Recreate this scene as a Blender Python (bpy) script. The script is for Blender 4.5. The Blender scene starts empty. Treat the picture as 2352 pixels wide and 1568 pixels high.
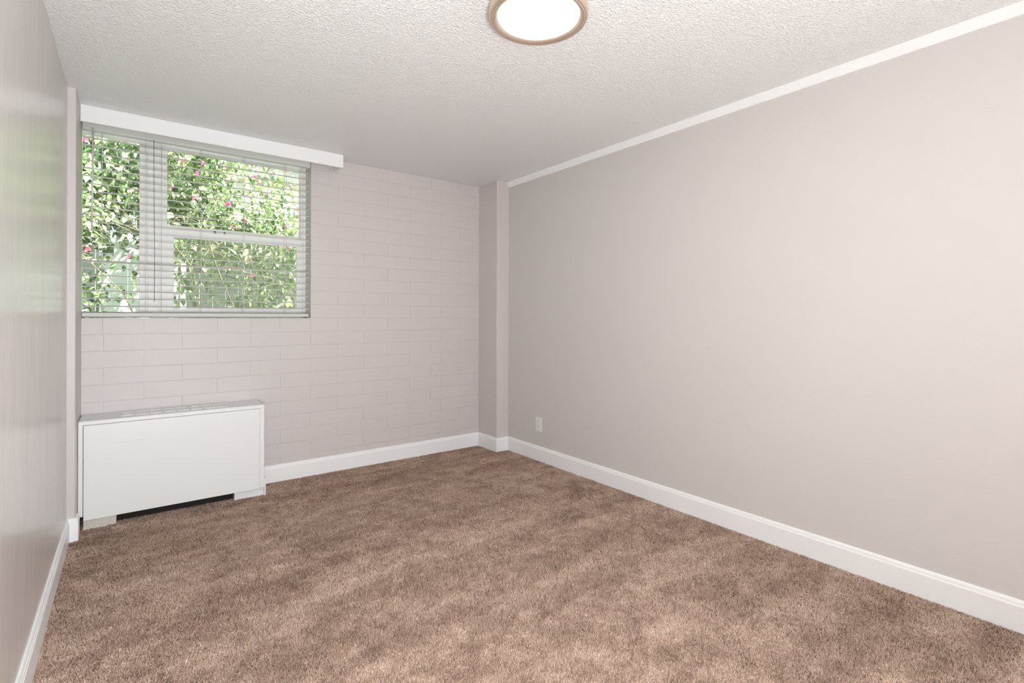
import bpy, bmesh, math, random
import numpy as np
from mathutils import Vector, Matrix, Euler

C = bpy.context.scene.collection
sc = bpy.context.scene

# ---------------------------------------------------------------- room numbers (metres)
H = 2.44                      # ceiling height
D = 4.006                     # brick wall plane (y)
XL, XR = -0.271, 2.763        # left and right wall planes
CX, CY = 2.635, 3.708         # right corner pilaster: left face x, front face y
LX, LY = -0.235, 3.60         # left corner pilaster: right face x, front face y
YF = -2.40                    # wall behind the camera
OX0, OX1, OZ0, OZ1 = -0.271, 1.100, 1.200, 2.405   # window opening
YO = D + 0.21                 # outside face of the brick wall

# ---------------------------------------------------------------- camera
cam_d = bpy.data.cameras.new('camera'); cam = bpy.data.objects.new('camera', cam_d); C.objects.link(cam)
FPX, YAW, ROLL, CYP = 1159.96, 0.6474, 0.0029, 726.19
cam_d.sensor_width = 36.0; cam_d.lens = FPX * 36.0 / 2352.0
cam_d.shift_y = -(784.0 - CYP) / 2352.0
cam_d.clip_start = 0.02
F = Vector((math.sin(YAW), math.cos(YAW), 0)); R = Vector((math.cos(YAW), -math.sin(YAW), 0)); U = Vector((0, 0, 1))
R2 = R * math.cos(ROLL) + U * math.sin(ROLL); U2 = -R * math.sin(ROLL) + U * math.cos(ROLL)
m = Matrix((R2, U2, -F)).transposed().to_4x4(); m.translation = Vector((0, 0, 1.2162))
cam.matrix_world = m
sc.camera = cam

# ---------------------------------------------------------------- light and exposure
LAMP_EMIT = 15.0
SIDE_FILL = 38.0
CEILING_FILL = 36.0
ADDED_FLASH_FRONT = 70.0
sc.view_settings.view_transform = 'Standard'; sc.view_settings.look = 'None'
sc.view_settings.exposure = 0.0; sc.view_settings.gamma = 1.0; sc.view_settings.use_curve_mapping = False

w = bpy.data.worlds.new('world'); sc.world = w; w.use_nodes = True
bg = w.node_tree.nodes['Background']
bg.inputs[0].default_value = (0.88, 0.94, 1.0, 1); bg.inputs[1].default_value = 4.0

sun_d = bpy.data.lights.new('sun', 'SUN'); sun_d.energy = 46.0; sun_d.angle = math.radians(0.8); sun_d.color = (1.0, 0.96, 0.88)
sun = bpy.data.objects.new('sun', sun_d); C.objects.link(sun)
sun.rotation_euler = Vector((-0.50, 0.36, -0.75)).to_track_quat('-Z', 'Y').to_euler()

# unseen fill light added behind the camera, in an added right wall opening
al_d = bpy.data.lights.new('side_fill', 'AREA'); al_d.shape = 'RECTANGLE'; al_d.size = 1.6; al_d.size_y = 1.8
al_d.energy = SIDE_FILL; al_d.color = (0.90, 0.965, 1.0)
al = bpy.data.objects.new('side_fill', al_d); C.objects.link(al)
al.location = (XR + 0.02, -1.35, 1.25); al.rotation_euler = Vector((-1, 0.30, 0.10)).to_track_quat('-Z', 'Y').to_euler()

# two unseen lights added behind the camera: a ceiling wash and a frontal flash
for nm, en, dr in (('ceiling_fill', CEILING_FILL, (0, 0.25, 1)), ('added_front_flash', ADDED_FLASH_FRONT, (-0.16, 1, 0.26))):
    fl_d = bpy.data.lights.new(nm, 'AREA'); fl_d.shape = 'DISK'; fl_d.size = 0.7
    fl_d.energy = en; fl_d.color = (0.955, 0.98, 1.0)
    flo = bpy.data.objects.new(nm, fl_d); C.objects.link(flo)
    flo.location = (0.10, -0.60, 0.85); flo.rotation_euler = Vector(dr).to_track_quat('-Z', 'Y').to_euler()

# ---------------------------------------------------------------- materials
def newmat(name):
    mt = bpy.data.materials.new(name); mt.use_nodes = True
    nt = mt.node_tree; b = nt.nodes['Principled BSDF']
    return mt, nt, b

def coords(nt, scale=(1, 1, 1)):
    g = nt.nodes.new('ShaderNodeNewGeometry'); mp = nt.nodes.new('ShaderNodeMapping')
    mp.inputs['Scale'].default_value = scale
    nt.links.new(g.outputs['Position'], mp.inputs['Vector'])
    return mp.outputs['Vector']

def noise(nt, vec, scale, detail=3, rough=0.55, dist=0.0):
    n = nt.nodes.new('ShaderNodeTexNoise'); n.inputs['Scale'].default_value = scale
    n.inputs['Detail'].default_value = detail; n.inputs['Roughness'].default_value = rough
    n.inputs['Distortion'].default_value = dist
    nt.links.new(vec, n.inputs['Vector']); return n.outputs['Fac']

def ramp(nt, fac, stops):
    r = nt.nodes.new('ShaderNodeValToRGB'); e = r.color_ramp.elements
    while len(e) < len(stops): e.new(0.5)
    for i, (p, c) in enumerate(stops):
        e[i].position = p; e[i].color = tuple(c) + (1,) if len(c) == 3 else c
    nt.links.new(fac, r.inputs[0]); return r.outputs[0]

def bump(nt, b, height, strength, dist, prev=None):
    n = nt.nodes.new('ShaderNodeBump'); n.inputs['Strength'].default_value = strength; n.inputs['Distance'].default_value = dist
    nt.links.new(height, n.inputs['Height'])
    if prev is not None: nt.links.new(prev, n.inputs['Normal'])
    nt.links.new(n.outputs[0], b.inputs['Normal']); return n.outputs[0]

def paint(name, col, rough=0.5, spec=0.4, bumps=(), var=0.0):
    mt, nt, b = newmat(name)
    b.inputs['Base Color'].default_value = tuple(col) + (1,)
    b.inputs['Roughness'].default_value = rough
    b.inputs['Specular IOR Level'].default_value = spec
    prev = None
    for (scl, s3, st, di, det) in bumps:
        v = coords(nt, s3); n = noise(nt, v, scl, det)
        prev = bump(nt, b, n, st, di, prev)
    if var:
        n = noise(nt, coords(nt), 1.3, 2)
        c = ramp(nt, n, [(0.3, [x * (1 - var) for x in col]), (0.7, [min(1, x * (1 + var)) for x in col])])
        nt.links.new(c, b.inputs['Base Color'])
    return mt

M = {}
WALLC = (0.655, 0.625, 0.605)
M['wall_right'] = paint('right wall paint', WALLC, 0.55, 0.3, [(120, (1, 1, 1), 0.10, 0.004, 2), (6, (1, 1, 1), 0.10, 0.01, 2)])
M['wall_left'] = paint('left wall glossy paint', (0.655, 0.62, 0.59), 0.25, 0.5,
                       [(26, (1, 1, 0.34), 0.25, 0.005, 3), (5, (1, 1, 0.35), 0.35, 0.012, 2), (95, (1, 1, 0.4), 0.12, 0.003, 2)])
M['brick'] = paint('painted brick', (0.650, 0.610, 0.597), 0.42, 0.4, [(55, (1, 1, 1), 0.22, 0.004, 4), (9, (1, 1, 1), 0.15, 0.006, 2)])
M['pilaster'] = paint('pilaster paint', (0.65, 0.61, 0.597), 0.42, 0.4, [(40, (1, 1, 0.5), 0.15, 0.004, 3)])
M['white'] = paint('white trim paint', (0.93, 0.93, 0.93), 0.32, 0.45, [(30, (1, 1, 1), 0.05, 0.003, 2)])
M['valance'] = paint('white valance paint', (0.91, 0.915, 0.91), 0.35, 0.4, [(22, (0.12, 1, 1), 0.12, 0.003, 3)])
M['unit'] = paint('white enamel metal', (0.85, 0.85, 0.845), 0.30, 0.45, [(7, (1, 1, 1), 0.04, 0.006, 2)])
M['foot'] = paint('worn beige plaster', (0.62, 0.59, 0.53), 0.7, 0.2, [(60, (1, 1, 1), 0.4, 0.006, 4)], 0.15)
M['vinyl'] = paint('white vinyl', (0.93, 0.93, 0.92), 0.35, 0.45)
M['blind'] = paint('white blind slat', (0.94, 0.94, 0.93), 0.38, 0.4)
_b = M['blind'].node_tree; _t = _b.nodes.new('ShaderNodeBsdfTranslucent'); _t.inputs[0].default_value = (0.93, 0.93, 0.90, 1)
_m = _b.nodes.new('ShaderNodeMixShader'); _m.inputs[0].default_value = 0.45
_b.links.new(_b.nodes['Principled BSDF'].outputs[0], _m.inputs[1]); _b.links.new(_t.outputs[0], _m.inputs[2]); _b.links.new(_m.outputs[0], _b.nodes['Material Output'].inputs[0])
M['cord'] = paint('white cord', (0.75, 0.74, 0.70), 0.7, 0.2)
M['plastic'] = paint('white plastic', (0.82, 0.81, 0.79), 0.30, 0.5)
M['slot'] = paint('dark slot', (0.05, 0.045, 0.04), 0.6, 0.2)
M['cavity_shade'] = paint('painted shade under cabinet', (0.03, 0.027, 0.024), 0.9, 0.1)  # near-black colour stands in for shade under the cabinet
M['shell'] = paint('outside stucco', (0.62, 0.60, 0.56), 0.8, 0.2, [(60, (1, 1, 1), 0.3, 0.01, 3)])

def ceiling_mat():
    mt, nt, b = newmat('sprayed ceiling texture')
    b.inputs['Base Color'].default_value = (0.90, 0.895, 0.89, 1); b.inputs['Roughness'].default_value = 0.32
    b.inputs['Specular IOR Level'].default_value = 0.45
    v = coords(nt)
    n = noise(nt, v, 112, 2, 0.5, 0.4)
    r = ramp(nt, n, [(0.44, (0, 0, 0)), (0.66, (1, 1, 1))])
    p = bump(nt, b, r, 0.60, 0.005)
    n2 = noise(nt, v, 190, 2)
    bump(nt, b, n2, 0.35, 0.003, p)
    return mt
M['ceiling'] = ceiling_mat()

def carpet_mat(fibre):
    mt, nt, b = newmat('brown carpet fibre' if fibre else 'brown carpet backing')
    v = coords(nt)
    big = noise(nt, coords(nt, (1.0, 1.3, 1)), 4.2, 4, 0.68, 0.5)
    mp = nt.nodes.new('ShaderNodeMapping'); mp.inputs['Rotation'].default_value = (0, 0, math.radians(-9)); mp.inputs['Scale'].default_value = (0.55, 3.4, 1)
    nt.links.new(v, mp.inputs['Vector'])
    sheen_streak = noise(nt, mp.outputs[0], 1.6, 2, 0.5, 0.5)  # sheen of brushed pile painted as colour streaks
    mid = noise(nt, v, 15, 4, 0.7, 0.3)
    fine = noise(nt, v, 260, 2, 0.6)
    def mth(op, a, bb):
        x = nt.nodes.new('ShaderNodeMath'); x.operation = op
        for i, q in enumerate((a, bb)):
            if isinstance(q, (int, float)): x.inputs[i].default_value = q
            else: nt.links.new(q, x.inputs[i])
        return x.outputs[0]
    s = mth('ADD', mth('MULTIPLY', big, 0.40), mth('MULTIPLY', sheen_streak, 0.27))
    s = mth('ADD', s, mth('MULTIPLY', mid, 0.33))
    s2 = mth('ADD', mth('MULTIPLY', mth('SUBTRACT', s, 0.5), 3.3), 0.5)
    s2 = mth('ADD', s2, mth('MULTIPLY', mth('SUBTRACT', fine, 0.5), 1.5))
    c = ramp(nt, s2, [(0.0, (0.33, 0.22, 0.165)), (0.40, (0.50, 0.355, 0.28)), (0.62, (0.62, 0.455, 0.365)), (1.0, (0.80, 0.62, 0.51))])
    nt.links.new(c, b.inputs['Base Color'])
    b.inputs['Roughness'].default_value = 0.85; b.inputs['Specular IOR Level'].default_value = 0.15
    return mt
M['carpet'] = carpet_mat(False); M['fibre'] = carpet_mat(True)

def emit_mat(name, col, s):
    mt, nt, b = newmat(name)
    b.inputs['Base Color'].default_value = (0.9, 0.9, 0.9, 1)
    b.inputs['Emission Color'].default_value = col + (1,); b.inputs['Emission Strength'].default_value = s
    return mt
M['diffuser'] = emit_mat('lamp diffuser', (0.985, 0.985, 1.0), LAMP_EMIT)
def metal(name, col, rough):
    mt, nt, b = newmat(name); b.inputs['Base Color'].default_value = col + (1,)
    b.inputs['Metallic'].default_value = 0.85; b.inputs['Roughness'].default_value = rough; return mt
M['nickel'] = metal('brushed nickel', (0.78, 0.64, 0.52), 0.34)

def glass_mat():
    mt = bpy.data.materials.new('window glass'); mt.use_nodes = True; nt = mt.node_tree; nt.nodes.clear()
    o = nt.nodes.new('ShaderNodeOutputMaterial'); mx = nt.nodes.new('ShaderNodeMixShader')
    t = nt.nodes.new('ShaderNodeBsdfTransparent'); t.inputs[0].default_value = (0.93, 0.97, 0.95, 1)
    g = nt.nodes.new('ShaderNodeBsdfGlossy'); g.inputs['Roughness'].default_value = 0.02
    f = nt.nodes.new('ShaderNodeFresnel'); f.inputs[0].default_value = 1.45
    nt.links.new(f.outputs[0], mx.inputs[0]); nt.links.new(t.outputs[0], mx.inputs[1]); nt.links.new(g.outputs[0], mx.inputs[2])
    nt.links.new(mx.outputs[0], o.inputs[0]); return mt
M['glass'] = glass_mat()
def screen_mat():
    mt = bpy.data.materials.new('insect screen mesh'); mt.use_nodes = True; nt = mt.node_tree; nt.nodes.clear()
    o = nt.nodes.new('ShaderNodeOutputMaterial'); mx = nt.nodes.new('ShaderNodeMixShader')
    t = nt.nodes.new('ShaderNodeBsdfTransparent')
    d = nt.nodes.new('ShaderNodeBsdfDiffuse'); d.inputs[0].default_value = (0.24, 0.25, 0.20, 1)
    tr = nt.nodes.new('ShaderNodeBsdfTranslucent'); tr.inputs[0].default_value = (0.24, 0.25, 0.19, 1)
    ad = nt.nodes.new('ShaderNodeAddShader')
    nt.links.new(d.outputs[0], ad.inputs[0]); nt.links.new(tr.outputs[0], ad.inputs[1])
    mx.inputs[0].default_value = 0.22
    nt.links.new(t.outputs[0], mx.inputs[1]); nt.links.new(ad.outputs[0], mx.inputs[2])
    nt.links.new(mx.outputs[0], o.inputs[0]); return mt
M['screen'] = screen_mat()

def leaf_mat(name, dark, mid, light, trans):
    mt = bpy.data.materials.new(name); mt.use_nodes = True; nt = mt.node_tree
    b = nt.nodes['Principled BSDF']; out = nt.nodes['Material Output']
    g = nt.nodes.new('ShaderNodeNewGeometry'); oi = nt.nodes.new('ShaderNodeObjectInfo')
    a = nt.nodes.new('ShaderNodeMath'); a.operation = 'ADD'
    nt.links.new(g.outputs['Random Per Island'], a.inputs[0]); nt.links.new(oi.outputs['Random'], a.inputs[1])
    fr = nt.nodes.new('ShaderNodeMath'); fr.operation = 'FRACT'; nt.links.new(a.outputs[0], fr.inputs[0])
    c = ramp(nt, fr.outputs[0], [(0.0, dark), (0.55, mid), (1.0, light)])
    nt.links.new(c, b.inputs['Base Color']); b.inputs['Roughness'].default_value = 0.30
    b.inputs['Specular IOR Level'].default_value = 0.7
    tr = nt.nodes.new('ShaderNodeBsdfTranslucent'); nt.links.new(c, tr.inputs[0])
    mx = nt.nodes.new('ShaderNodeMixShader'); mx.inputs[0].default_value = trans
    nt.links.new(b.outputs[0], mx.inputs[1]); nt.links.new(tr.outputs[0], mx.inputs[2]); nt.links.new(mx.outputs[0], out.inputs[0])
    return mt
M['leaf'] = leaf_mat('shrub leaf', (0.055, 0.11, 0.045), (0.20, 0.29, 0.10), (0.62, 0.66, 0.42), 0.30)
M['petal'] = leaf_mat('pink bract', (0.75, 0.10, 0.28), (0.85, 0.18, 0.34), (0.90, 0.30, 0.42), 0.4)
M['stem'] = paint('shrub stem', (0.15, 0.13, 0.08), 0.7, 0.2)
M['fence'] = paint('weathered boards darkened for shade', (0.045, 0.055, 0.048), 0.8, 0.2, [(30, (6, 6, 0.6), 0.4, 0.004, 3)], 0.15)  # dark base colour stands in for shade on the fence
M['gate'] = paint('pale blue white gate paint', (0.78, 0.86, 0.84), 0.5, 0.3)
M['siding'] = paint('cream siding', (0.74, 0.73, 0.68), 0.6, 0.3)
M['soffit'] = paint('grey eave', (0.42, 0.42, 0.38), 0.6, 0.3)
M['soil'] = paint('garden soil', (0.16, 0.12, 0.08), 0.9, 0.1, [(20, (1, 1, 1), 0.6, 0.02, 4)], 0.2)

# ---------------------------------------------------------------- helpers
def link(name, mesh, mat, parent=None, smooth=False):
    o = bpy.data.objects.new(name, mesh); C.objects.link(o)
    if mat is not None and not mesh.materials: mesh.materials.append(mat)
    if parent is not None: o.parent = parent
    if smooth:
        for p in mesh.polygons: p.use_smooth = True
    return o

def obj(name, bm, mat, parent=None, smooth=False):
    me = bpy.data.meshes.new(name); bm.normal_update(); bm.to_mesh(me); bm.free()
    return link(name, me, mat, parent, smooth)

def box(bm, x0, x1, y0, y1, z0, z1, bev=0.0, seg=2, mat=0):
    vs = [bm.verts.new((x, y, z)) for x in (x0, x1) for y in (y0, y1) for z in (z0, z1)]
    fs = [bm.faces.new([vs[i] for i in q]) for q in ((0, 1, 3, 2), (4, 6, 7, 5), (0, 4, 5, 1), (2, 3, 7, 6), (0, 2, 6, 4), (1, 5, 7, 3))]
    for f in fs: f.material_index = mat
    if bev > 0:
        es = list({e for f in fs for e in f.edges})
        bmesh.ops.bevel(bm, geom=es, offset=bev, segments=seg, profile=0.5, affect='EDGES')
    return bm

def boxo(name, x0, x1, y0, y1, z0, z1, mat, parent=None, bev=0.0, seg=2):
    bm = bmesh.new(); box(bm, x0, x1, y0, y1, z0, z1, bev, seg)
    return obj(name, bm, mat, parent)

def tube(bm, pts, r, n=8, r2=None):
    pts = [Vector(p) for p in pts]; rings = []
    for i, p in enumerate(pts):
        d = (pts[min(i + 1, len(pts) - 1)] - pts[max(i - 1, 0)]).normalized()
        a = d.orthogonal().normalized(); b2 = d.cross(a)
        rr = r if r2 is None else r + (r2 - r) * i / (len(pts) - 1)
        rings.append([bm.verts.new(p + (a * math.cos(t) + b2 * math.sin(t)) * rr) for t in [2 * math.pi * k / n for k in range(n)]])
    for a, b2 in zip(rings, rings[1:]):
        for k in range(n): bm.faces.new((a[k], a[(k + 1) % n], b2[(k + 1) % n], b2[k]))
    bm.faces.new(rings[0][::-1]); bm.faces.new(rings[-1])
    return bm

def lathe(bm, prof, n=96, c=(0, 0, 0)):
    rings = []
    for (r, z) in prof:
        if r < 1e-6: rings.append([bm.verts.new((c[0], c[1], z))])
        else: rings.append([bm.verts.new((c[0] + r * math.cos(2 * math.pi * k / n), c[1] + r * math.sin(2 * math.pi * k / n), z)) for k in range(n)])
    for a, b2 in zip(rings, rings[1:]):
        for k in range(n):
            k2 = (k + 1) % n
            if len(a) == 1: bm.faces.new((a[0], b2[k], b2[k2]))
            elif len(b2) == 1: bm.faces.new((a[k], a[k2], b2[0]))
            else: bm.faces.new((a[k], a[k2], b2[k2], b2[k]))
    return bm

def empty(name, loc=(0, 0, 0)):
    o = bpy.data.objects.new(name, None); C.objects.link(o); o.location = loc; o.empty_display_size = 0.1
    return o

def tag(o, label, cat, group=None):
    o['label'] = label; o['category'] = cat
    if group: o['group'] = group
    return o

def struct(o, label=None):
    o['kind'] = 'structure'
    if label: o['label'] = label
    return o

def child(o, parent):           # parent keeping world placement (parents carry only a location)
    o.parent = parent
    o.matrix_parent_inverse = Matrix.Translation(-Vector(parent.location))
    return o

def sweep(bm, path, prof, sides=1):
    """extrude profile (offset, z) along an xy path; offset goes to the left of travel * sides, mitred."""
    P = [Vector((p[0], p[1])) for p in path]; cols = []
    for i, p in enumerate(P):
        d0 = (P[i] - P[i - 1]).normalized() if i else None
        d1 = (P[i + 1] - P[i]).normalized() if i < len(P) - 1 else None
        n0 = Vector((-d0.y, d0.x)) if d0 else None; n1 = Vector((-d1.y, d1.x)) if d1 else None
        if n0 is None: nn = n1
        elif n1 is None: nn = n0
        else:
            nn = (n0 + n1).normalized(); nn = nn / max(0.2, nn.dot(n0))
        cols.append([bm.verts.new((p.x + nn.x * o_ * sides, p.y + nn.y * o_ * sides, z)) for (o_, z) in prof])
    n = len(prof)
    for a, b2 in zip(cols, cols[1:]):
        for k in range(n): bm.faces.new((a[k], a[(k + 1) % n], b2[(k + 1) % n], b2[k]))
    bm.faces.new(cols[0]); bm.faces.new(cols[-1][::-1])
    bmesh.ops.recalc_face_normals(bm, faces=bm.faces[:])
    return bm

# ---------------------------------------------------------------- room shell
T = 0.15
fl = struct(boxo('floor', XL, XR, YF, D, -0.16, -0.009, M['carpet']), 'brown cut-pile wall-to-wall carpet')
ce = struct(boxo('ceiling', XL - T, XR + T, YF - T, YO, H, H + 0.12, M['ceiling']), 'white sprayed textured ceiling')
wl = struct(boxo('wall_left', XL - T, XL, YF, YO, -0.16, H, M['wall_left']), 'glossy pinkish grey painted wall beside the camera')
bm = bmesh.new()
box(bm, XR, XR + T, -0.40, YO, -0.16, H); box(bm, XR, XR + T, YF, -2.28, -0.16, H); box(bm, XR, XR + T, -2.28, -0.40, -0.16, 0.28); box(bm, XR, XR + T, -2.28, -0.40, 2.22, H)  # opening behind the camera is added for the side fill light
wr = struct(obj('wall_right', bm, M['wall_right']), 'plain pinkish grey painted wall with a socket')
struct(boxo('wall_front', XL, XR, YF - T, YF, -0.16, H, M['wall_right']))

bm = bmesh.new()          # mortar body of the brick wall around the window hole
YB = D + 0.0028
box(bm, OX1, XR, YB, YO, -0.16, H); box(bm, XL, OX1, YB, YO, -0.16, OZ0 - 0.004); box(bm, XL, OX1, YB, YO, OZ1, H)
wb = struct(obj('wall_back', bm, M['brick']), 'painted pinkish grey brick wall with the window')

# bricks: running bond of long blocks, measured joints
random.seed(4)
PITCH, Z12 = 0.1035, 1.200
JA = [0.071, 0.479, 0.886, 1.306, 1.722, 2.127, 2.423]
JB = [-0.130, 0.278, 0.688, 1.100, 1.516, 1.925, 2.228]
JH = [-0.135, 0.071, 0.278, 0.482, 0.688, 0.882, 1.099, 1.306, 1.722, 2.127, 2.423]
brick_cache = {}
def brick_mesh(wd, ht, var):
    key = (round(wd, 3), round(ht, 3), var)
    if key in brick_cache: return brick_cache[key]
    bm = bmesh.new(); rn = random.Random(hash(key) & 0xffff)
    e = 0.0035; d = 0.014; c = 0.0022
    ev = 0.0012; fr = [(-wd / 2 + ev, -ht / 2 + e), (wd / 2 - ev, -ht / 2 + e), (wd / 2 - ev, ht / 2 - e), (-wd / 2 + ev, ht / 2 - e)]
    back = [bm.verts.new((sx * (wd / 2 - 0.0002), d, sz * (ht / 2 - 0.0005))) for sx, sz in ((-1, -1), (1, -1), (1, 1), (-1, 1))]
    mid = [bm.verts.new((sx * (wd / 2 - 0.0003), c * 0.5, sz * (ht / 2 - 0.0012))) for sx, sz in ((-1, -1), (1, -1), (1, 1), (-1, 1))]
    fro = [bm.verts.new((x + rn.uniform(-.0008, .0008), rn.uniform(-.0004, .0004), z + rn.uniform(-.0008, .0008))) for x, z in fr]
    bm.faces.new(fro)
    for k in range(4):
        k2 = (k + 1) % 4
        bm.faces.new((fro[k], mid[k], mid[k2], fro[k2])); bm.faces.new((mid[k], back[k], back[k2], mid[k2]))
    bmesh.ops.recalc_face_normals(bm, faces=bm.faces[:])
    me = bpy.data.meshes.new('brick'); bm.to_mesh(me); bm.free(); me.materials.append(M['brick'])
    brick_cache[key] = me; return me
for k in range(-12, 12):
    z0 = max(-0.01, Z12 + k * PITCH); z1 = min(H, Z12 + (k + 1) * PITCH)
    if z1 - z0 < 0.02: continue
    js = JH if k == -1 else (JA if k % 2 else JB)
    xs = [XL] + [j for j in js if j > XL + 0.03] + [CX + 0.03]
    for a, b2 in zip(xs, xs[1:]):
        segs = [(a, b2, z0, z1)]
        if z1 > OZ0 + 0.01 and a < OX1:
            if z0 > OZ1 - 0.02: pass
            elif b2 > OX1 + 0.02: segs = [(OX1, b2, z0, z1)]
            else: segs = []
            if z0 < OZ1 < z1 and a < OX1: segs.append((a, min(b2, OX1), OZ1, z1))
        for (p, q_, r_, s_) in segs:
            if s_ - r_ < 0.012: continue
            me = brick_mesh(q_ - p, s_ - r_, random.randint(0, 1))
            o = bpy.data.objects.new('brick', me); C.objects.link(o); o.parent = wb
            o.location = ((p + q_) / 2, D + random.uniform(-0.0003, 0.0004), (r_ + s_) / 2)

# pilasters in the two far corners
o = boxo('pilaster', CX, XR + 0.02, CY, D + 0.02, -0.01, H + 0.01, M['pilaster'], wr, 0.008, 3)
o['label'] = 'square pilaster in the far right corner'
o = boxo('pilaster', XL - 0.02, LX, LY, D + 0.02, -0.01, H + 0.01, M['pilaster'], wl, 0.006, 3)
o['label'] = 'narrow pilaster at the left of the window'

# unseen shell added behind the right wall opening to block the sun
bm = bmesh.new()
box(bm, XR + 1.3, XR + 1.4, -2.7, 0.1, -0.16, H); box(bm, XR + T, XR + 1.3, -2.7, -2.55, -0.16, H); box(bm, XR + T, XR + 1.3, -0.05, 0.1, -0.16, H)
box(bm, XR + T, XR + 1.3, -2.55, -0.05, H - 0.1, H); box(bm, XR + T, XR + 1.3, -2.55, -0.05, -0.16, -0.02)
struct(obj('sun_block_shell', bm, M['wall_right']))

# crown strip along the right wall
bm = bmesh.new(); sweep(bm, [(XR + 0.002, YF), (XR + 0.002, CY + 0.001)], [(0, 2.391), (0.012, 2.391), (0.016, 2.397), (0.020, 2.4402), (0, 2.4402)], 1)
struct(obj('trim_1', bm, M['white']), 'white strip where the right wall meets the ceiling')

# baseboards
BP = [(-0.002, -0.012), (0.014, -0.012), (0.014, 0.096), (0.0128, 0.100), (0.0105, 0.103), (0.0100, 0.109), (0.0080, 0.115), (0.0045, 0.1195), (-0.002, 0.121)]
bm = bmesh.new(); sweep(bm, [(0.740, D - 0.0005), (CX - 0.0, D - 0.0005)], BP, -1)
struct(obj('baseboard_back', bm, M['white']), 'white baseboard under the brick wall')
bm = bmesh.new(); sweep(bm, [(CX, D - 0.002), (CX, CY), (XR, CY), (XR, YF)], BP, -1)
struct(obj('baseboard_right', bm, M['white']), 'white baseboard round the right pilaster and along the right wall')
BPL = [(-0.002, -0.012), (0.014, -0.012), (0.014, 0.092), (0.0115, 0.095), (0.0115, 0.103), (0.0085, 0.106), (0.0085, 0.113), (0.005, 0.119), (-0.002, 0.121)]
bm = bmesh.new(); sweep(bm, [(LX, LY + 0.085), (LX, LY), (XL, LY), (XL, YF)], BPL, 1)
struct(obj('baseboard_left', bm, M['white']), 'white stepped baseboard along the left wall')

# ---------------------------------------------------------------- carpet pile (real fibres)
def carpet_pile():
    rs = np.random.RandomState(7)
    # denser close to the lens, thinning with distance
    N = 1500000
    x = rs.uniform(XL + 0.012, XR - 0.012, N * 2); y = rs.uniform(0.15, D - 0.01, N * 2)
    # keep what a camera in this room can plausibly see, and thin with distance
    d = np.hypot(x, y); keep = (rs.uniform(0, 1, N * 2) < np.clip(1.75 / np.maximum(d, 0.8), 0.34, 1.0))
    keep &= ~((x > CX - 0.012) & (y > CY - 0.012)) & ~((x < LX + 0.012) & (y > LY - 0.012))
    x = x[keep][:N]; y = y[keep][:N]; n = len(x); d = np.hypot(x, y)
    # pile leans at random; the brushed swathes are only in the colour
    ang = rs.uniform(0, 2 * math.pi, n); sz = np.clip(d / 2.2, 0.8, 1.5)
    lean = rs.uniform(0.6, 2.4, n); L = rs.uniform(0.009, 0.0145, n) * sz; W = rs.uniform(0.0016, 0.0026, n) * sz
    dx = np.cos(ang) * lean; dy = np.sin(ang) * lean; dz = np.ones(n)
    k = L / np.sqrt(dx * dx + dy * dy + dz * dz); dx *= k; dy *= k; dz = np.minimum(dz * k, 0.011)
    px = -np.sin(ang + rs.uniform(-.6, .6, n)) * W; py = np.cos(ang) * W
    z0 = np.full(n, -0.0095) + rs.uniform(0, .0015, n)
    co = np.empty((n, 3, 3), np.float32)
    co[:, 0, 0] = x - px; co[:, 0, 1] = y - py; co[:, 0, 2] = z0
    co[:, 1, 0] = x + px; co[:, 1, 1] = y + py; co[:, 1, 2] = z0
    co[:, 2, 0] = np.clip(x + dx, XL + .004, XR - .004); co[:, 2, 1] = np.minimum(y + dy, D - .004); co[:, 2, 2] = z0 + dz
    me = bpy.data.meshes.new('carpet_pile')
    me.vertices.add(n * 3); me.vertices.foreach_set('co', co.ravel())
    me.loops.add(n * 3); me.loops.foreach_set('vertex_index', np.arange(n * 3, dtype=np.int32))
    me.polygons.add(n); me.polygons.foreach_set('loop_start', np.arange(0, n * 3, 3, dtype=np.int32))
    me.update(calc_edges=False)
    o = link('carpet_pile', me, M['fibre'], fl); o['kind'] = 'stuff'
    return o
carpet_pile()

# ---------------------------------------------------------------- window_1
YW0, YW1 = D + 0.150, D + 0.195
MX0, MX1 = 0.047, 0.197
bm = bmesh.new()
box(bm, OX0, OX0 + 0.028, YW0, YW1, OZ0, OZ1, 0.002); box(bm, 1.062, OX1, YW0, YW1, OZ0, OZ1, 0.002)
box(bm, OX0 + 0.02, 1.07, YW0, YW1, 2.358, OZ1, 0.002); box(bm, OX0 + 0.02, 1.07, YW0, YW1, OZ0, 1.238, 0.002)
# inner stop lips
box(bm, OX0, OX1, YW0 - 0.010, YW0 + 0.01, 2.376, OZ1, 0.002); box(bm, 1.078, OX1, YW0 - 0.010, YW0 + 0.01, OZ0, OZ1, 0.002)
box(bm, OX0, OX1, YW0 - 0.010, YW0 + 0.01, OZ0, 1.222, 0.002)
win = struct(obj('window_1', bm, M['vinyl']), 'white vinyl window: fixed pane left, sliding sashes right')
bm = bmesh.new(); box(bm, MX0, MX1, YW0 - 0.004, YW1, 1.23, 2.365, 0.003); box(bm, MX0 + 0.045, MX1 - 0.045, YW0 - 0.012, YW0, 1.23, 2.365, 0.003)
obj('mullion', bm, M['vinyl'], win)
def sash(name, x0, x1, z0, z1, l, r, b_, t, y0, y1):
    bm = bmesh.new()
    box(bm, x0, x0 + l, y0, y1, z0, z1, 0.002); box(bm, x1 - r, x1, y0, y1, z0, z1, 0.002)
    box(bm, x0 + l - .001, x1 - r + .001, y0, y1, z0, z0 + b_, 0.002); box(bm, x0 + l - .001, x1 - r + .001, y0, y1, z1 - t, z1, 0.002)
    return obj(name, bm, M['vinyl'], win)
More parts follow.
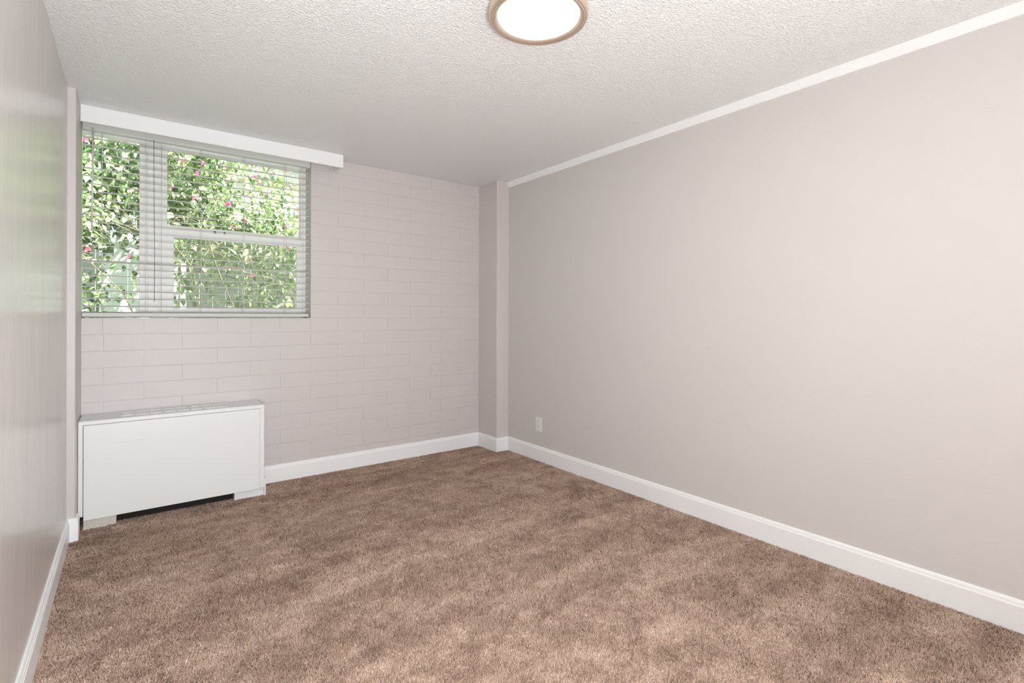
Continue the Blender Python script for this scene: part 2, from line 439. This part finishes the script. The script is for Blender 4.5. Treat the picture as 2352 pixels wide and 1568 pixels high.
us = sash('upper_sash', MX1 - 0.004, 1.066, 1.795, 2.362, 0.008, 0.008, 0.040, 0.008, YW0 + 0.024, YW0 + 0.040)
ls = sash('lower_sash', MX1 - 0.004, 1.066, 1.234, 1.812, 0.045, 0.032, 0.032, 0.062, YW0 - 0.002, YW0 + 0.020)
boxo('pane', MX1, 1.064, YW0 + 0.030, YW0 + 0.034, 1.83, 2.358, M['glass'], us)
boxo('pane', MX1 + 0.035, 1.04, YW0 + 0.007, YW0 + 0.011, 1.262, 1.755, M['glass'], ls)
boxo('pane', OX0 + 0.02, MX0 + 0.005, YW0 + 0.020, YW0 + 0.024, 1.232, 2.364, M['glass'], win)
boxo('insect_screen', MX1 + 0.01, 1.062, YW0 + 0.0430, YW0 + 0.0440, 1.236, 1.80, M['screen'], win)['label'] = 'fine grey insect screen'
for xl in (0.475, 0.535): boxo('latch', xl, xl + 0.012, YW0 - 0.006, YW0 + 0.004, 1.800, 1.8155, M['slot'], ls)

# ---------------------------------------------------------------- valance
vb = bmesh.new()
VY, VX0, VX1, VZ0 = 3.846, -0.2335, 1.293, 2.343
vl = empty('valance', (0.53, VY + 0.08, VZ0))
tag(vl, 'long white painted wooden valance box above the window, up against the ceiling', 'valance')
child(boxo('front_board', VX0, VX1, VY, VY + 0.018, VZ0, H, M['valance'], None, 0.0012, 1), vl)
child(boxo('end_board', VX1 - 0.018, VX1 - 0.0005, VY + 0.0182, D - 0.001, VZ0, H, M['valance'], None, 0.001, 1), vl)

bm = bmesh.new(); tube(bm, [(1.262, D - 0.020, 2.314), (1.262, D + 0.001, 2.314)], 0.0055, 10)
child(obj('screw_cap', bm, M['white'], None, True), vl)

# ---------------------------------------------------------------- blind
bl = empty('window_blind', (0.42, 3.995, 1.206))
tag(bl, 'white horizontal slat blind hanging open in front of the window', 'blind')
BX0, BX1, BY = -0.231, 1.076, 3.998
bm = bmesh.new()
box(bm, BX0, BX1 + 0.008, BY - 0.030, BY + 0.026, 2.338, 2.388, 0.003); box(bm, BX0, BX1 + 0.008, BY - 0.0325, BY - 0.029, 2.334, 2.350, 0.001)
child(obj('headrail', bm, M['blind']), bl)
bm = bmesh.new()          # slightly crowned 2 inch slat
ns = 6; W2 = 0.025
rowt, rowb = [], []
for i in range(ns + 1):
    t = -1 + 2 * i / ns; zc = 0.0022 * (1 - t * t)
    rowt.append([bm.verts.new((sx, t * W2, zc + 0.0014)) for sx in (BX0 - 0.4225, BX1 - 0.4225)])
    rowb.append([bm.verts.new((sx, t * W2, zc - 0.0014)) for sx in (BX0 - 0.4225, BX1 - 0.4225)])
for i in range(ns):
    bm.faces.new((rowt[i][0], rowt[i][1], rowt[i + 1][1], rowt[i + 1][0])); bm.faces.new((rowb[i][0], rowb[i + 1][0], rowb[i + 1][1], rowb[i][1]))
    for s in (0, 1): bm.faces.new((rowt[i][s], rowt[i + 1][s], rowb[i + 1][s], rowb[i][s]))
bm.faces.new((rowt[0][0], rowb[0][0], rowb[0][1], rowt[0][1])); bm.faces.new((rowt[-1][0], rowt[-1][1], rowb[-1][1], rowb[-1][0]))
bmesh.ops.recalc_face_normals(bm, faces=bm.faces[:])
slat_me = bpy.data.meshes.new('slat'); bm.to_mesh(slat_me); bm.free(); slat_me.materials.append(M['blind'])
rs = random.Random(5)
for k in range(23):
    o = bpy.data.objects.new('slat', slat_me); C.objects.link(o)
    z = 1.270 + 0.0466 * k; rx = math.radians(rs.uniform(-1.0, 1.0) + 7.0)
    if k == 6: rx = math.radians(17); z -= 0.005; o['label'] = 'slat tilted more than the rest'
    o.location = (0.4225, BY, z); o.rotation_euler = (rx, math.radians(rs.uniform(-.08, .08)), 0)
    child(o, bl)
child(boxo('bottom_rail', BX0, BX1, BY - 0.026, BY + 0.024, 1.2075, 1.2300, M['blind'], None, 0.003, 2), bl)
for cx in (-0.140, 0.078, 0.161, 0.381, 0.638, 0.914):
    for yy in (BY - 0.0275, BY + 0.0265):
        bm = bmesh.new(); tube(bm, [(cx, yy, 2.338), (cx + 0.001, yy, 1.8), (cx, yy, 1.229)], 0.0011, 6)
        child(obj('ladder_cord', bm, M['cord'], None, True), bl)
bm = bmesh.new(); tube(bm, [(0.119, BY - 0.034, 2.337), (0.121, BY - 0.033, 1.9), (0.124, BY - 0.032, 1.62), (0.123, BY - 0.031, 1.30)], 0.0013, 6)
o = child(obj('lift_cord', bm, M['slot'], None, True), bl); o['label'] = 'dark thin lift cord'
bm = bmesh.new(); tube(bm, [(-0.181, BY - 0.045, 2.345), (-0.183, BY - 0.046, 2.0), (-0.186, BY - 0.045, 1.722)], 0.0050, 6)
tube(bm, [(-0.181, BY - 0.029, 2.344), (-0.181, BY - 0.045, 2.344)], 0.002, 6)
child(obj('tilt_wand', bm, M['blind'], None, True), bl)

# ---------------------------------------------------------------- heating unit under the window
UX0, UX1, UY, UZ = -0.2335, 0.727, 3.735, 0.615
un = empty('convector_unit', (0.25, 3.87, 0))
tag(un, 'low white metal heating and cooling cabinet under the window', 'heater')
bm = bmesh.new()
def frame_box(bm, x0, x1, y0, y1, z0, z1, b=0.004): box(bm, x0, x1, y0, y1, z0, z1, b, 2)
frame_box(bm, UX0, UX1, UY, D - 0.002, 0.590, UZ, 0.006)                # top with rounded edge
frame_box(bm, UX0, -0.211, UY, D - 0.002, 0.075, 0.600)                 # left side
frame_box(bm, 0.698, UX1, UY, D - 0.002, 0.055, 0.600)                  # right side
frame_box(bm, -0.215, 0.705, UY + 0.03, D - 0.03, 0.075, 0.595, 0.002)  # inner body
child(obj('cabinet_body', bm, M['unit']), un)
fp = boxo('front_panel', -0.2085, 0.6965, UY - 0.006, UY + 0.016, 0.0545, 0.5896, M['unit'], None, 0.0014, 2)
child(fp, un)
# small raised lettering strip, too worn under paint to read
bm = bmesh.new(); rs = random.Random(9); xx = -0.063
while xx < 0.070:
    wv = rs.uniform(0.005, 0.010); hh = rs.uniform(0.004, 0.009) if xx > -0.05 else 0.012
    box(bm, xx, xx + wv, UY - 0.0085, UY - 0.005, 0.474, 0.474 + hh, 0.0005, 1); xx += wv + 0.002
box(bm, -0.063, 0.070, UY - 0.0068, UY - 0.005, 0.4725, 0.4745, 0.0004, 1)
eo = obj('embossed_mark', bm, M['unit']); eo.parent = fp; eo.matrix_parent_inverse = Matrix.Translation(-Vector(un.location)) @ Matrix.Translation(Vector(un.location)); eo['label'] = 'small raised mark painted over'
# right skirt and foot, left plaster foot
bm = bmesh.new(); frame_box(bm, 0.551, 0.735, 3.762, D - 0.01, -0.008, 0.056, 0.002); frame_box(bm, 0.7275, 0.738, 3.745, D - 0.016, -0.008, 0.115, 0.002)
child(obj('foot', bm, M['unit']), un)
bm = bmesh.new(); rs = random.Random(2); n = 12
top = []; bot = []
for i in range(n + 1):
    x = -0.208 + 0.148 * i / n
    top.append(bm.verts.new((x, 3.742 + rs.uniform(-.002, .002), 0.074))); bot.append(bm.verts.new((x - 0.003 + rs.uniform(-.002, .002), 3.742 + rs.uniform(-.004, .003), -0.004 + rs.uniform(-.004, .007))))
tb = [bm.verts.new((v.co.x, 3.95, v.co.z)) for v in top]; bb = [bm.verts.new((v.co.x, 3.95, v.co.z)) for v in bot]
for i in range(n):
    bm.faces.new((bot[i], bot[i + 1], top[i + 1], top[i])); bm.faces.new((bb[i], tb[i], tb[i + 1], bb[i + 1])); bm.faces.new((top[i], top[i + 1], tb[i + 1], tb[i])); bm.faces.new((bot[i], bb[i], bb[i + 1], bot[i + 1]))
bm.faces.new((bot[0], top[0], tb[0], bb[0])); bm.faces.new((bot[n], bb[n], tb[n], top[n]))
bmesh.ops.recalc_face_normals(bm, faces=bm.faces[:])
o = child(obj('foot', bm, M['foot']), un); o['label'] = 'rough beige plaster foot'
o = child(boxo('underside_shadow_board', -0.058, 0.548, 3.80, 3.82, -0.008, 0.075, M['cavity_shade']), un); o.name = 'underside_shade'; o['label'] = 'near-black board standing for shade under the cabinet'  # shaded gap under the cabinet drawn as an added near-black board
# top vents
for k in range(8):
    x0 = -0.042 + k * 0.0708; x1 = x0 + 0.060
    bm = bmesh.new(); y0, y1 = 3.803, 3.945; z0, z1 = UZ - 0.001, UZ + 0.003
    box(bm, x0, x1, y0, y0 + 0.012, z0, z1, 0.001, 1); box(bm, x0, x1, y1 - 0.012, y1, z0, z1, 0.001, 1)
    box(bm, x0, x0 + 0.007, y0 + .01, y1 - .01, z0, z1, 0.001, 1); box(bm, x1 - 0.007, x1, y0 + .01, y1 - .01, z0, z1, 0.001, 1)
    vo = child(obj('vent_cover', bm, M['unit']), un)
    if k < 2:
        bm = bmesh.new(); box(bm, x0 + 0.014, x1 - 0.012, y0 + 0.045, y0 + 0.075, z0, z1, 0.001, 1)
        s = obj('control_lid', bm, M['unit']); s.parent = vo

# ---------------------------------------------------------------- socket
so = empty('wall_socket', (XR, 3.273, 0.302))
tag(so, 'small white power socket low on the right wall', 'socket')
bm = bmesh.new(); box(bm, XR - 0.006, XR + 0.002, 3.236, 3.310, 0.242, 0.363, 0.0025, 2)
pl = child(obj('cover_plate', bm, M['plastic']), so)
for zc in (0.283, 0.322):
    bm = bmesh.new(); box(bm, XR - 0.0078, XR - 0.004, 3.2575, 3.2885, zc - 0.014, zc + 0.014, 0.004, 2)
    rc = obj('receptacle', bm, M['plastic'], pl)
for zc in (0.283, 0.322):
    for (ya, yb, za, zb) in ((3.2655, 3.2685, 0.001, 0.009), (3.2775, 3.2805, 0.001, 0.009), (3.2705, 3.2755, -0.009, -0.004)):
        boxo('slot', XR - 0.0081, XR - 0.006, ya, yb, zc + za, zc + zb, M['slot'], pl)
bm = bmesh.new(); tube(bm, [(XR - 0.0050, 3.273, 0.3025), (XR - 0.0070, 3.273, 0.3025)], 0.003, 10)
obj('screw', bm, M['nickel'], pl)

# ---------------------------------------------------------------- ceiling lamp
LC = (1.286, 1.533)
la = empty('ceiling_lamp', (LC[0], LC[1], H))
tag(la, 'round flush ceiling lamp with a brushed nickel ring and glowing white disc', 'lamp')
bm = bmesh.new(); lathe(bm, [(0.150, 2.4395), (0.180, 2.4395), (0.1930, 2.436), (0.1965, 2.412), (0.1960, 2.399), (0.1935, 2.3925), (0.1895, 2.3895), (0.1865, 2.3890), (0.1855, 2.3910), (0.1840, 2.3875), (0.1815, 2.3865), (0.170, 2.3905), (0.1600, 2.3950), (0.1575, 2.3990), (0.1575, 2.405)], 128, LC)
bmesh.ops.recalc_face_normals(bm, faces=bm.faces[:])
child(obj('ring', bm, M['nickel'], None, True), la)
bm = bmesh.new(); lathe(bm, [(0, 2.3960), (0.10, 2.3965), (0.145, 2.3980), (0.1580, 2.4000)], 96, LC)
for f in bm.faces: f.normal_flip() if f.normal.z > 0 else None
child(obj('diffuser', bm, M['diffuser'], None, True), la)

# ---------------------------------------------------------------- outside
struct(boxo('ground', -14, 16, YO, 22, -0.30, -0.12, M['soil']), 'garden soil outside the window')

# pink flowering shrub filling the view
sh = empty('flowering_shrub', (0.7, 5.5, -0.12))
tag(sh, 'tall leafy shrub with pink flowers growing outside the window', 'shrub')
rs = random.Random(11)
branches = []
bm = bmesh.new()
for i in range(17):
    bx = rs.uniform(-1.5, 2.6)
    if -0.5 < bx < 0.45: bx += 1.2
    by = rs.uniform(5.2, 6.0)
    p = Vector((bx, by, -0.14)); pts = [p.copy()]
    d = Vector((rs.uniform(-.25, .25), rs.uniform(-.2, .1), 1)).normalized()
    for s in range(9):
        p = p + d * 0.36; p.y = min(6.6, max(4.95, p.y)); d = (d + Vector((rs.uniform(-.3, .3), rs.uniform(-.22, .16), -0.04 * s + rs.uniform(-.1, .1)))).normalized(); pts.append(p.copy())
    branches.append(pts); tube(bm, pts, 0.009, 5, 0.002)
twigs = []
for i in range(150):
    pts = rs.choice(branches); a = rs.choice(pts[3:]).copy(); q = [a.copy()]
    d = Vector((rs.uniform(-1, 1), rs.uniform(-1.0, .3), rs.uniform(-.3, .7))).normalized()
    for s in range(5):
        a = a + d * 0.12; a.y = min(6.7, max(4.85, a.y)); d = (d + Vector((0, 0, -0.28))).normalized(); q.append(a.copy())
    twigs.append(q); tube(bm, q, 0.004, 4, 0.0015)
obj('branches', bm, M['stem']).parent = sh
sh.children[0].matrix_parent_inverse = Matrix.Translation(-Vector(sh.location))

# leaf outline: pointed oval folded along the midrib
LV = [(0, 0, 0), (0.28, 0.30, .07), (0.0, 0.36, 0), (-0.28, 0.30, .07), (0.27, 0.62, .06), (0, 0.68, -.01), (-0.27, 0.62, .06), (0, 1.05, -.07)]
LF = [(0, 1, 2), (0, 2, 3), (1, 4, 5, 2), (3, 2, 5, 6), (4, 7, 5), (6, 5, 7)]
def leaf_mesh(name, mat, sc_=1.0):
    me = bpy.data.meshes.new(name); me.from_pydata([(x * sc_, y * sc_, z * sc_) for x, y, z in LV], [], LF); me.materials.append(mat); return me
def density(x, z, u):
    """how likely a leaf at this place of the bush is kept"""
    k = 1.0
    if z > 2.35 + 0.2 * math.sin(x * 5 + 1) and x > 0.8: k *= 0.22
    if x > 1.25 and z > 2.0: k *= 0.45
    if z < 1.80: k *= 0.36
    if z < 1.78 and x < -0.12: k *= 0.7
    if z < 2.0 and -0.16 < x < 0.20: k *= 0.12
    if z < 1.75 and 0.20 <= x < 0.85: k *= 0.35
    return k
def leaf_spot(r):
    while True:
        x = r.uniform(-1.9, 2.9); z = r.uniform(0.3, 3.25) ; y = 5.15 + 1.15 * r.random() ** 1.3 + 0.18 * math.sin(x * 4.1) * math.cos(z * 3.3)
        cl = math.sin(x * 7.3 + z * 2.1) * math.cos(z * 8.7 - x * 3.3) * 0.5 + 0.5
        if r.random() < density(x, z, cl) * (0.35 + 0.65 * cl): return Vector((x, y, z))
def leaf_rot(r): return Euler((r.gauss(-0.95, 0.55), r.gauss(0, 0.5), r.uniform(-math.pi, math.pi) if r.random() < .35 else r.gauss(math.pi, 0.9)))
r = random.Random(21)
lms = [leaf_mesh('leaf', M['leaf'], s) for s in (0.06, 0.075, 0.095)]
vis = 0
while vis < 290:
    p = leaf_spot(r)
    if not (-0.35 < p.x < 1.65 and 1.25 < p.z < 2.7): continue
    if r.random() < 0.5: p.y = r.uniform(4.95, 5.2)
    o = bpy.data.objects.new('leaf', lms[vis % 3]); C.objects.link(o); o.parent = sh; o.location = p - sh.location; o.rotation_euler = leaf_rot(r); vis += 1
vs, fs = [], []
for i in range(46000):
    p = leaf_spot(r)
    if i > 26000 and (p.z < 1.85 or p.x > 1.0): continue
    if i > 26000: p.y += 0.35
    e = leaf_rot(r).to_matrix(); s = r.uniform(0.035, 0.085); b0 = len(vs)
    vs += [tuple(e @ Vector(v) * s + p - Vector(sh.location)) for v in LV]; fs += [tuple(b0 + i_ for i_ in f) for f in LF]
me = bpy.data.meshes.new('foliage'); me.from_pydata(vs, [], fs); fo = link('foliage', me, M['leaf'], sh); fo['kind'] = 'stuff'
# pink flowers: three papery bracts each, placed at measured spots plus scatter
bm = bmesh.new()
for k in range(3):
    a = 2 * math.pi * k / 3; ro = Matrix.Rotation(a, 3, 'Z') @ Matrix.Rotation(0.75, 3, 'X')
    v = [bm.verts.new(ro @ (Vector(q) * 0.045)) for q in LV]
    for f in LF: bm.faces.new([v[i] for i in f])
fm = bpy.data.meshes.new('flower'); bm.to_mesh(fm); bm.free(); fm.materials.append(M['petal'])
K = 5.0
def at(u, v, y):
    d_ = F + R2 * ((u - 1176) / FPX) - U2 * ((v - CYP) / FPX); t = y / d_.y
    return Vector((0, 0, 1.2162)) + d_ * t
for (u, v) in ((190, 316), (206, 570), (470, 372), (520, 386), (590, 403), (560, 450), (617, 442), (660, 470), (690, 478), (655, 520), (445, 452), (500, 345), (575, 592), (576, 634), (668, 570), (640, 565), (400, 430), (530, 412), (600, 380), (448, 394)):
    o = bpy.data.objects.new('flower', fm); C.objects.link(o); o.parent = sh
    o.location = at(u, v, r.uniform(4.95, 5.1)) - sh.location; o.rotation_euler = (math.radians(90) + r.uniform(-.6, .6), r.uniform(-.5, .5), r.uniform(0, 6)); o.scale = [r.uniform(0.8, 1.2)] * 3
for i in range(16):
    o = bpy.data.objects.new('flower', fm); C.objects.link(o); o.parent = sh
    o.location = Vector((r.uniform(-1.6, 2.6), r.uniform(5.0, 5.3), r.uniform(1.4, 3.0))) - sh.location; o.rotation_euler = (r.uniform(0.8, 2.2), r.uniform(-.5, .5), r.uniform(0, 6))

# board fence behind the shrub
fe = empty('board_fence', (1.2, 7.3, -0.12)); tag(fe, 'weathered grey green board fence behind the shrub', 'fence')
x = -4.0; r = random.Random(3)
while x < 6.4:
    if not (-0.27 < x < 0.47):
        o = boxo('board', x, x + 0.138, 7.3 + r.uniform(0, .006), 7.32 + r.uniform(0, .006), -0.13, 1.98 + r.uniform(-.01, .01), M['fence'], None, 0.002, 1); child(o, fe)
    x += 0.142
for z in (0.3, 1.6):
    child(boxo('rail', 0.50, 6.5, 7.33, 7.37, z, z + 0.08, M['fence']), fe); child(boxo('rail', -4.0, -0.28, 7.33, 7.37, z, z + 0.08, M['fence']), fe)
ga = empty('garden_gate', (0.1, 6.86, -0.12)); tag(ga, 'pale bluish white panelled gate seen low through the left pane', 'gate')
for x0 in (-0.26, -0.02, 0.22): child(boxo('panel', x0, x0 + 0.2375, 6.845, 6.87, -0.125, 2.10, M['gate'], None, 0.004, 1), ga)
child(boxo('cross_rail', -0.26, 0.452, 6.83, 6.8445, 0.55, 0.65, M['gate'], None, 0.003, 1), ga)
child(boxo('cross_rail', -0.26, 0.452, 6.83, 6.8445, 1.98, 2.08, M['gate'], None, 0.003, 1), ga)

# neighbouring house, its siding courses and eave show at the top right of the window
ho = empty('neighbouring_house', (4, 10, -0.12)); tag(ho, 'cream clapboard house beyond the shrub at the upper right of the window', 'house')
child(boxo('wall', 0.6, 9.0, 10.02, 10.3, -0.12, 5.2, M['siding']), ho)
for k in range(24):
    z = -0.1 + 0.2 * k
    bm = bmesh.new()
    v = [bm.verts.new(q) for q in ((0.6, 9.985, z), (9, 9.985, z), (9, 10.02, z), (0.6, 10.02, z), (0.6, 10.01, z + .2), (9, 10.01, z + .2), (9, 10.02, z + .2), (0.6, 10.02, z + .2))]
    for f in ((0, 3, 2, 1), (0, 1, 5, 4), (1, 2, 6, 5), (3, 0, 4, 7), (4, 5, 6, 7), (2, 3, 7, 6)): bm.faces.new([v[i] for i in f])
    child(obj('siding_board', bm, M['siding']), ho)
child(boxo('eave', 0.3, 9.3, 9.35, 10.3, 3.55, 3.75, M['soffit'], None, 0.01, 1), ho)
child(boxo('roof', 0.2, 9.4, 9.2, 13.0, 3.76, 3.9, M['soffit'], None, 0.01, 1), ho)
